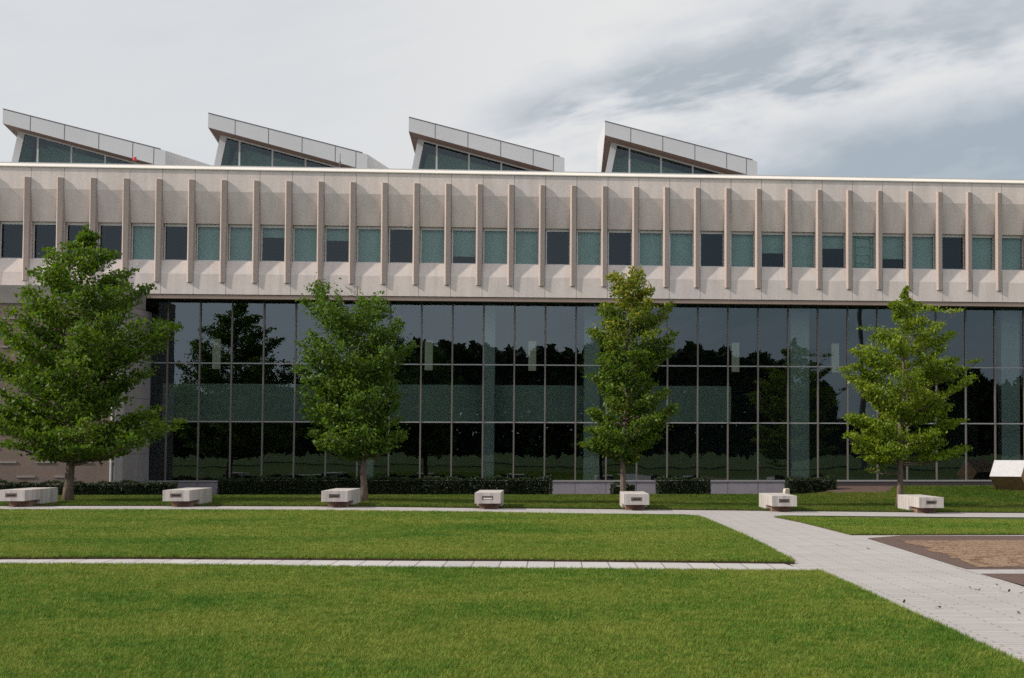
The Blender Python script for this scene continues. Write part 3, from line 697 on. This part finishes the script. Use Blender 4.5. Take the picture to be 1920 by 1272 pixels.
# ------------------------------------------------------------------ benches
bench0 = None
BX = [(-14.60, 'concrete bench block at the left edge of the photo, cut by the frame'), (-10.27, 'concrete bench block in front of the left end of the hedge, second from the left'),
      (-6.03, 'concrete bench block beside the trunk of the second tree from the left'), (-1.86, 'concrete bench block with a sunlit slot sill painted pale, at the middle of the row'),
      (2.27, 'concrete bench block right in front of the third tree with the yellowing top'), (6.44, 'sunlit concrete bench block where the wide path meets the bench row'),
      (10.66, 'sunlit concrete bench block beside the trunk of the rightmost tree')]
Wb, Lb = .71, 3.4
for i, (X, lab) in enumerate(BX):
    zg = float(G(X, 53.3))
    e = tag(empty('bench', (X, 52.5, zg)), lab, 'bench', 'concrete benches along the path')
    if bench0 is None:
        q = MB(); zt, zu = .455, .155; yb = 1.55; h = Wb/2; s = .155; zs0, zs1 = .255, .365
        # front slab with a recess left in its face
        prof = [(0, zu), (0, zt), (Lb, zt), (Lb, -.1), (yb, -.1), (yb, zu)]
        q.prism([(.06, zu), (.06, zt), (Lb, zt), (Lb, -.1), (yb, -.1), (yb, zu)], -h, h, 'x')
        ob = q.build('block', bench_m, e, bevel=.012)
        q = MB(); q.box(-h, -s, 0, .0595, zu, zt); q.box(s, h, 0, .0595, zu, zt); q.box(-s, s, 0, .0595, zu, zs0); q.box(-s, s, 0, .0595, zs1, zt)
        of = q.build('end_face', bench_m, e)
        q = MB(); q.box(-s+.003, s-.003, .03, .058, zs0+.003, zs1-.003, 0); q.box(-s+.045, s-.045, .018, .03, (zs0+zs1)/2-.02, (zs0+zs1)/2+.016, 1)
        os_ = q.build('slot', [slot_frame, slot_dark], e)
        q = MB(); q.box(-h+.09, h-.09, .75, yb-.01, -.1, zu-.004); oq = q.build('base', plinth_red, e)
        bench0 = e
    else:
        dup(ob, e); dup(of, e); dup(oq, e); sl = dup(os_, e)
        if i == 3:
            q = MB(); q.box(-s+.003, s-.003, .03, .058, zs0+.003, zs1-.003, 0); q.box(-s+.04, s-.04, .012, .03, zs0+.02, zs0+.052, 1)  # pale bar painted in for sunlight on the slot's sill
            sl.data = q.build('slot', [slot_frame, slot_sunlit], e).data
            for o in list(e.children):
                if o.data == sl.data and o is not sl: bpy.data.objects.remove(o)
            sl['label'] = 'slot with its sunlit sill painted pale'
        for ch in e.children:
            if ch.name.startswith(('block', 'end_face')): ch.rotation_euler.z = 0

# ------------------------------------------------------------------ hedges
def hedge(px0, px1, Y0, dp, ztop, label, seed, rounded=False):
    R = np.random.default_rng(seed)
    xa, xb = at(px0, 915, Y0).x, at(px1, 915, Y0).x; X = (xa+xb)/2; L2 = (xb-xa)/2
    zg = float(G(X, Y0))-.05; H = ztop-zg
    e = tag(empty('hedge', (X, Y0+dp/2, zg)), label, 'hedge', 'clipped dark hedges under the glass wall')
    q = MB(); q.box(-L2+.07, L2-.07, -dp/2+.07, dp/2-.07, 0, H-.08); q.build('branch_core', hedge_core, e)
    area = 2*L2*dp + 2*(2*L2+dp)*H; n = int(area*1000)
    fr = R.random(n); a_top = 2*L2*dp; a_fr = 2*L2*H; a_s = dp*H
    P = np.zeros((n, 3)); u = R.random(n); v = R.random(n)
    pr = np.array([a_top, a_fr, a_fr, a_s, a_s]); pr = np.cumsum(pr/pr.sum()); side = np.searchsorted(pr, fr)
    P[:, 0] = np.where(side < 3, (u*2-1)*L2, np.where(side == 3, -L2, L2)); P[:, 1] = np.where(side == 0, (v*2-1)*dp/2, np.where(side == 1, -dp/2, np.where(side == 2, dp/2, (u*2-1)*dp/2)))
    P[:, 2] = np.where(side == 0, H, v*H)
    # clipped but slightly uneven face
    bump = .035*np.sin(P[:, 0]*3.1+seed)+.03*np.sin(P[:, 0]*7.3+P[:, 2]*5)+.02*np.sin(P[:, 0]*17+P[:, 2]*13)
    P[:, 2] += np.where(side == 0, bump, 0); P[:, 1] += np.where(side == 1, -bump, 0); P += R.normal(0, .022, (n, 3))
    s = R.uniform(.018, .040, n)
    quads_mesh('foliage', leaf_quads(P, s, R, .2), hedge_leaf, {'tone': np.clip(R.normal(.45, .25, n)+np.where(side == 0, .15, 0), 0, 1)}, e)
def leaf_quads(P, s, R, up):
    n = len(P); nrm = R.normal(0, 1, (n, 3)); nrm[:, 2] = nrm[:, 2]*.8+up; nrm /= np.linalg.norm(nrm, axis=1)[:, None]
    a = np.cross(nrm, R.normal(0, 1, (n, 3))); a /= np.linalg.norm(a, axis=1)[:, None]; b = np.cross(nrm, a)
    s = s[:, None]
    return np.stack([P-a*s, P-b*s*.62+a*s*.1, P+a*s*1.05+nrm*s*.25, P+b*s*.62+a*s*.1], 1)
hedge(-130, 326, 66.3, .55, .50, 'low dark clipped hedge along the stone wall at the left', 1)
hedge(409, 1033, 69.3, .8, .60, 'longest dark clipped hedge, in front of the middle of the glass wall', 2)
hedge(1147, 1189, 69.5, .7, .36, 'small dark shrub behind the trunk of the third tree', 3)
hedge(1233, 1331, 69.4, .8, .58, 'short clipped hedge block between the third tree and the wide path', 4)
hedge(1478, 1568, 69.4, .8, .60, 'short clipped hedge block at the end of the pale plinth, beside a small pale stone', 5)
pt = at(1474.5, 925, 69.4)
q = MB(); q.prism([(-.10, 0), (.11, 0), (.105, .2), (.10, .265), (-.09, .25), (-.11, .12)], -.1, .1, 'y')
o = q.build('stone_block', lime, None, bevel=.02); o.location = (pt.x, 69.4, float(G(pt.x, 69.4))-.03); o.rotation_euler.z = .3
tag(o, 'small pale yellowish stone block at the left end of the rightmost hedge', 'stone')

# ------------------------------------------------------------------ trees
def tree(base_px, label, left, right, leafm, seed, nb, per, trunk_r, tip_x, bottom, leaf=(.05, .085), rise=.62, tone_top=0.0, flat=.55, spread=.12, tone=.42, subn=1.0, gaps=(), dens=1.0, tips=()):
    """left / right: outline of the crown in the photograph from top to bottom; bottom: lowest leaf row"""
    R = np.random.default_rng(seed); rr = random.Random(seed)
    p0 = at(base_px[0], base_px[1], 57.6); Y = p0.y; zg = float(G(p0.x, Y)); p0 = Vector((p0.x, Y, zg))
    e = tag(empty('tree', p0), label, 'tree', 'young trees in front of the glass hall')
    def XZ(px, py): q = at(px, py, Y); return q.x-p0.x, q.z-zg
    Lp = sorted([XZ(*q)[::-1] for q in left]); Rp = sorted([XZ(*q)[::-1] for q in right])
    lz, lx = [a for a, _ in Lp], [b for _, b in Lp]; rz, rx = [a for a, _ in Rp], [b for _, b in Rp]
    fl = lambda z: np.interp(z, lz, lx); fr = lambda z: np.interp(z, rz, rx)
    tipx, H = XZ(tip_x, min(left[0][1], right[0][1])); zc0 = XZ(0, bottom)[1]
    ax = lambda z: tipx*max(0, min(1, z/H))**1.3 + .03*math.sin(z*1.9+seed)
    tb = MB(); tb2 = tb; n = 14
    tp = [(ax(H*.97*i/n), .03*math.sin(i*.9+seed*2), H*.97*i/n-(.1 if i == 0 else 0)) for i in range(n+1)]
    tr = [trunk_r*(1.32 if i == 0 else 1.06 if i == 1 else 1)*(1-.94*(i/n)**.8)+.006 for i in range(n+1)]
    tb.tube(tp, tr, 10)
    pts = []; tones = []
    def cloud(p, r_, k, bt):
        k = max(1, int(k*dens)); q = R.normal(0, 1, (k, 3))*np.array([r_, r_, r_*flat]) + np.array(p) + np.array([0, 0, r_*.15])
        pts.append(q); tones.append(np.full(k, bt))
    def bough(o, tip, r0, mb, sides, bow):
        o = Vector(o); tip = Vector(tip); ns = 7; ps = []
        for i in range(ns+1):
            t = i/ns; q = o.lerp(tip, t); q.z -= bow*math.sin(math.pi*t)*.5*(tip-o).length; ps.append(q + Vector((rr.gauss(0, .02), rr.gauss(0, .02), rr.gauss(0, .015)))*(1 if 0 < i < ns else 0))
        mb.tube(ps, [max(.004, r0*(1-.85*i/ns)) for i in range(ns+1)], sides)
        return ps
    def limb(tip, o, r0):
        ps = bough(o, tip, r0, tb, 6, .12); L = (Vector(tip)-Vector(o)).length; d = (Vector(tip)-Vector(o)).normalized(); bt = rr.gauss(0, .07)
        sd = d.cross(Vector((0, 0, 1)));
        if sd.length < .05: sd = Vector((1, 0, 0))
        sd.normalize()
        ns = max(4, int(L*5.2*subn))
        for k in range(ns):
            t = .16+.84*(k+rr.random()*.7)/ns; f_ = t*7; j = min(int(f_), 6); q = ps[j].lerp(ps[j+1], f_-j)
            sgn = 1 if k % 2 else -1; l2 = (L*.30*(1.05-.8*t)+.16)*rr.uniform(.7, 1.25)
            tip2 = q + (d*rr.uniform(.45, .9) + sd*sgn*rr.uniform(.4, .95) + Vector((0, 0, rr.uniform(-.02, .45))))*l2
            sp = bough(q, tip2, max(.006, r0*.35), tb2, 4, .05)
            for m_ in (3, 5, 7): cloud(sp[m_], spread*rr.uniform(.7, 1.15), per*rr.uniform(.6, 1.2), bt)
        for m_ in (4, 5, 6, 7): cloud(ps[m_], spread*(1.0 if m_ < 7 else .55), per*(.9 if m_ < 7 else .7), bt)
    def add(tip, k=1.0):
        x, y, z = tip; dist = math.hypot(x-ax(z), y); zo = max(zc0*.78, z-dist*rise*(.25+.75*min(1, (z-zc0)/(H-zc0)*2.2))*rr.uniform(.75, 1.2)); zo = min(zo, z-.05)
        limb(tip, (ax(zo), 0, zo), max(.009, trunk_r*.36*(1-zo/H)+.005)*k)
    # limbs that end in the spurs of the outline
    for pl, s_ in ((left, -1), (right, 1)):
        xs = [XZ(*q) for q in pl]
        for i in range(1, len(xs)-1):
            if s_*xs[i][0] >= s_*xs[i-1][0] and s_*xs[i][0] > s_*xs[i+1][0]: add((xs[i][0]-s_*.10, rr.uniform(-.35, .35), xs[i][1]))
    for q in tips: q = XZ(*q); add((q[0], rr.uniform(-.2, .2), q[1]))
    # the rest all round the trunk
    az = rr.random()*6
    for i in range(nb):
        t = (i+rr.random()*.8)/nb; z = zc0+(H-zc0)*t*.97; az += 2.39996+rr.gauss(0, .3)
        l, r = float(fl(z))-ax(z), float(fr(z))-ax(z); dp = (r-l)/2; c = math.cos(az); k = rr.uniform(.62, .97)
        add((ax(z)+(r if c > 0 else -l)*c*k*(1 if c > 0 else 1), math.sin(az)*dp*k, z))
    for z in np.linspace(H*.80, H*.985, 9): cloud((ax(z), 0, z), spread*(.9-.5*(z/H-.8)/.2), per*1.1, 0)
    tb.build('trunk', bark, e, smooth=True, fix=False)
    P = np.concatenate(pts); bt = np.concatenate(tones)
    axv = np.array([ax(z) for z in P[:, 2]]); l, r = fl(P[:, 2]), fr(P[:, 2]); dp = np.maximum(.12, (r-l)/2); jit = R.normal(0, .05, len(P))
    xx = np.where(P[:, 0] > axv, (P[:, 0]-axv)/np.maximum(.08, r-axv), (axv-P[:, 0])/np.maximum(.08, axv-l))
    ok = (xx**2 + (P[:, 1]/dp)**2*.8 < (1.03+jit)**2) & (P[:, 2] > zc0-.12+R.normal(0, .08, len(P)))
    for gx, gy, ga, gb in gaps:
        cx_, cz_ = XZ(gx, gy); S = Y/F; ok &= (((P[:, 0]-cx_)/(ga*S))**2 + ((P[:, 2]-cz_)/(gb*S))**2 > 1+R.normal(0, .25, len(P)))
    P = P[ok]; bt = bt[ok]; k = len(P); s = R.uniform(leaf[0], leaf[1], k)*(1-.22*(P[:, 2]/H)**3)
    tn = np.clip(R.normal(tone, .19, k)+bt + tone_top*np.clip((P[:, 2]/H-.60)/.36, 0, 1), 0, 1)
    quads_mesh('crown', leaf_quads(P, s, R, .75), leafm, {'tone': tn}, e)
    return e
tree((129, 938), 'broad dark green tree at the left, the largest of the four',
     [(160, 417), (157, 430), (143, 444), (141, 455), (126, 459), (110, 462), (100, 457), (83, 469), (86, 482), (80, 492), (60, 500), (49, 508), (56, 523), (45, 538), (23, 557), (0, 545), (-14, 570), (-22, 610), (-8, 640), (-34, 680), (-20, 720), (-44, 770), (-38, 810), (-20, 838), (20, 850), (53, 857), (110, 850)],
     [(162, 417), (166, 430), (180, 437), (191, 442), (177, 452), (190, 466), (224, 473), (214, 490), (206, 500), (240, 502), (260, 508), (228, 523), (258, 530), (290, 534), (279, 549), (256, 572), (248, 587), (300, 592), (313, 596), (326, 606), (341, 613), (328, 632), (302, 658), (287, 689), (280, 711), (275, 741), (264, 757), (309, 766), (302, 779), (330, 785), (349, 789), (330, 809), (320, 828), (287, 840), (275, 855), (230, 858), (211, 863), (190, 866)],
     leaf_dark, 11, 88, 17, .14, 160, 858, leaf=(.050, .086), spread=.15, tone=.42, subn=.9, dens=.9)
tree((684, 934), 'dense dark green tree with a forked double top, second from the left',
     [(593, 524), (574, 532), (561, 564), (568, 590), (571, 613), (576, 636), (557, 647), (559, 670), (557, 696), (566, 715), (561, 741), (569, 757), (561, 772), (578, 798), (574, 813), (586, 832), (608, 847), (631, 851)],
     [(597, 524), (640, 545), (700, 553), (725, 548), (740, 568), (740, 583), (757, 609), (752, 628), (782, 647), (770, 666), (759, 685), (752, 707), (750, 741), (744, 764), (759, 798), (763, 821), (759, 840), (744, 851), (714, 853)],
     leaf_mid, 22, 60, 17, .105, 668, 856, leaf=(.044, .074), rise=.9, tips=((597, 529), (586, 545), (722, 553), (612, 560), (706, 560)), spread=.14, tone=.42, gaps=((657, 545, 19, 46), (622, 556, 9, 14), (690, 545, 12, 20)))
tree((1167, 934), 'slim upright tree with a yellowing top, third from the left',
     [(1180, 495), (1160, 498), (1156, 506), (1137, 517), (1139, 535), (1143, 559), (1129, 568), (1117, 582), (1121, 602), (1113, 614), (1101, 618), (1103, 645), (1109, 665), (1113, 684), (1097, 706), (1117, 716), (1129, 732), (1119, 739), (1101, 771), (1105, 787), (1121, 794), (1097, 806), (1109, 815), (1086, 834), (1096, 853), (1117, 850), (1149, 858)],
     [(1215, 495), (1204, 508), (1215, 521), (1227, 543), (1223, 559), (1240, 565), (1266, 567), (1259, 586), (1251, 606), (1270, 627), (1259, 645), (1263, 661), (1251, 673), (1235, 684), (1222, 704), (1243, 720), (1255, 732), (1251, 751), (1274, 763), (1270, 794), (1263, 810), (1247, 814), (1235, 842), (1211, 872), (1200, 852)],
     leaf_gold, 33, 50, 16, .095, 1184, 862, leaf=(.042, .072), rise=.85, spread=.12, tone_top=.42, tone=.33, dens=1.3)
tree((1686, 946), 'light green open crowned tree with separate tiers, rightmost',
     [(1698, 534), (1685, 560), (1664, 570), (1674, 587), (1672, 610), (1651, 624), (1620, 612), (1606, 617), (1613, 640), (1640, 655), (1610, 652), (1591, 655), (1610, 673), (1590, 688), (1574, 694), (1580, 719), (1602, 726), (1606, 741), (1640, 757), (1610, 772), (1585, 779), (1587, 802), (1581, 821), (1606, 826), (1595, 847), (1606, 858), (1640, 853), (1621, 881), (1647, 877)],
     [(1700, 534), (1704, 560), (1730, 568), (1727, 588), (1740, 600), (1780, 588), (1806, 583), (1780, 610), (1795, 625), (1790, 642), (1768, 662), (1798, 673), (1785, 682), (1820, 680), (1845, 674), (1838, 700), (1836, 719), (1802, 728), (1768, 745), (1791, 760), (1770, 776), (1790, 786), (1813, 787), (1802, 806), (1790, 826), (1817, 843), (1806, 855), (1772, 862), (1727, 866)],
     leaf_light, 44, 44, 19, .105, 1699, 872, leaf=(.042, .070), rise=.55, spread=.115, flat=.55, tone=.46, dens=1.15)

# ------------------------------------------------------------------ block sculpture on the right
pt = on_ground(1893, 921)
e = tag(empty('block_sculpture', (pt.x, pt.y, pt.z)), 'tilted brown metal block with a pale flat top at the right edge', 'sculpture')
a = rad(-35); tl = rad(50); s = 40*pt.y/F; Lx = 1.25
e1 = Vector((math.cos(a), math.sin(a), 0)); hh = Vector((-math.sin(a), math.cos(a), 0))
up1 = hh*math.cos(tl)+Vector((0, 0, 1))*math.sin(tl); dn1 = hh*math.sin(tl)-Vector((0, 0, 1))*math.cos(tl)
A = at(1855.5, 894, pt.y) - pt
def bl(u, v, w_): return A + e1*u + up1*v + dn1*w_
q = MB(); c8 = [bl(u, v, w_) for w_ in (0, s) for v in (0, s) for u in (0, Lx)]
q.v = [tuple(v) for v in c8]; q.f = [(0, 1, 3, 2), (4, 6, 7, 5), (0, 4, 5, 1), (2, 3, 7, 6), (0, 2, 6, 4), (1, 5, 7, 3)]; q.m = [0]*6
q.build('body', bronze, e, bevel=.008)
q = MB(); t = .016
c8 = [bl(u, v, w_)+(-dn1)*0.0 for w_ in (-t, -.001) for v in (0, s) for u in (0, Lx)]
q.v = [tuple(v) for v in c8]; q.f = [(0, 1, 3, 2), (4, 6, 7, 5), (0, 4, 5, 1), (2, 3, 7, 6), (0, 2, 6, 4), (1, 5, 7, 3)]; q.m = [0]*6
q.build('top_plate', pale_plate, e)

# ------------------------------------------------------------------ leaf litter on the path
R = np.random.default_rng(9); P = []
for px, py in [(1842, 1107), (1868, 1105), (1895, 1110), (1915, 1112), (1700, 1129), (1799, 1134), (1756, 1141), (1905, 1152), (1640, 1030), (1570, 1022), (1870, 1098), (1825, 1103)]:
    for _ in range(2):
        b = on_ground(px+R.normal(0, 7), py+R.normal(0, .8)); P.append((b.x, b.y, b.z+.012))
P = np.array(P)
o = quads_mesh('leaf_litter', leaf_quads(P, R.uniform(.015, .04, len(P)), R, 2.5), leaf_mat('dry_leaf', [(.05, .035, .02), (.09, .07, .03), (.07, .08, .02)], .1), {'tone': R.random(len(P))})
tag(o, 'scattered fallen leaves and twigs on the pale path', 'leaves', kind='stuff')

# ------------------------------------------------------------------ what stands behind the camera (seen mirrored in the glass)
tops = [(-300, 690), (250, 720), (330, 728), (400, 738), (470, 730), (540, 722), (600, 700), (690, 660), (750, 640), (800, 635), (860, 640), (950, 655), (1040, 645), (1085, 655), (1110, 640), (1180, 660), (1250, 652), (1300, 643), (1350, 655), (1400, 664), (1430, 650), (1465, 672), (1482, 760), (1510, 725), (1535, 705), (1562, 780), (1640, 785), (1690, 725), (1760, 700), (1830, 690), (1860, 722), (1920, 705), (2200, 690)]
YV = 182.0; R = np.random.default_rng(77); n = 60000
xpx = R.uniform(-300, 2200, n); tpx = np.interp(xpx, [a for a, _ in tops], [b for _, b in tops])
tpx = tpx+12+6*np.sin(xpx*.11)+5*np.sin(xpx*.23+1)
ypx = tpx+(850-tpx)*R.random(n)**1.4 + R.normal(0, 2, n)
D = (xpx[:, None]-CX)/F*RR - (ypx[:, None]-CY)/F*UU + FF
D = D/D[:, 1:2]*YV; dep = R.uniform(-4, 4, n)
P = np.stack([D[:, 0], (2*YG-YV)+dep, EYE+D[:, 2]], 1)
o = quads_mesh('woodland', leaf_quads(P, R.uniform(.30, .62, n), R, .3), wood_leaf, {'tone': R.random(n)})
tag(o, 'dark belt of trees mirrored in the glass wall', 'trees', kind='stuff')
X = at(1616, 640, 175).x
e = tag(empty('floodlight_mast', (X, 2*YG-175, 0)), 'tall floodlight mast mirrored in the windows near the rightmost tree', 'mast')
q = MB(); q.tube([(0, 0, -.3), (0, 0, 19.4)], [.28, .17], 10); q.build('pole', pole_m, e)
q = MB(); q.box(-.75, -.63, -.06, .06, 19.0, 24); q.box(.63, .75, -.06, .06, 19.0, 24)
for i in range(7): q.box(-.62, .62, -.05, .05, 19.2+i*.78, 19.32+i*.78)
q.box(-1.3, 1.3, -.07, .07, 18.85, 18.99); q.build('light_frame', pole_m, e)
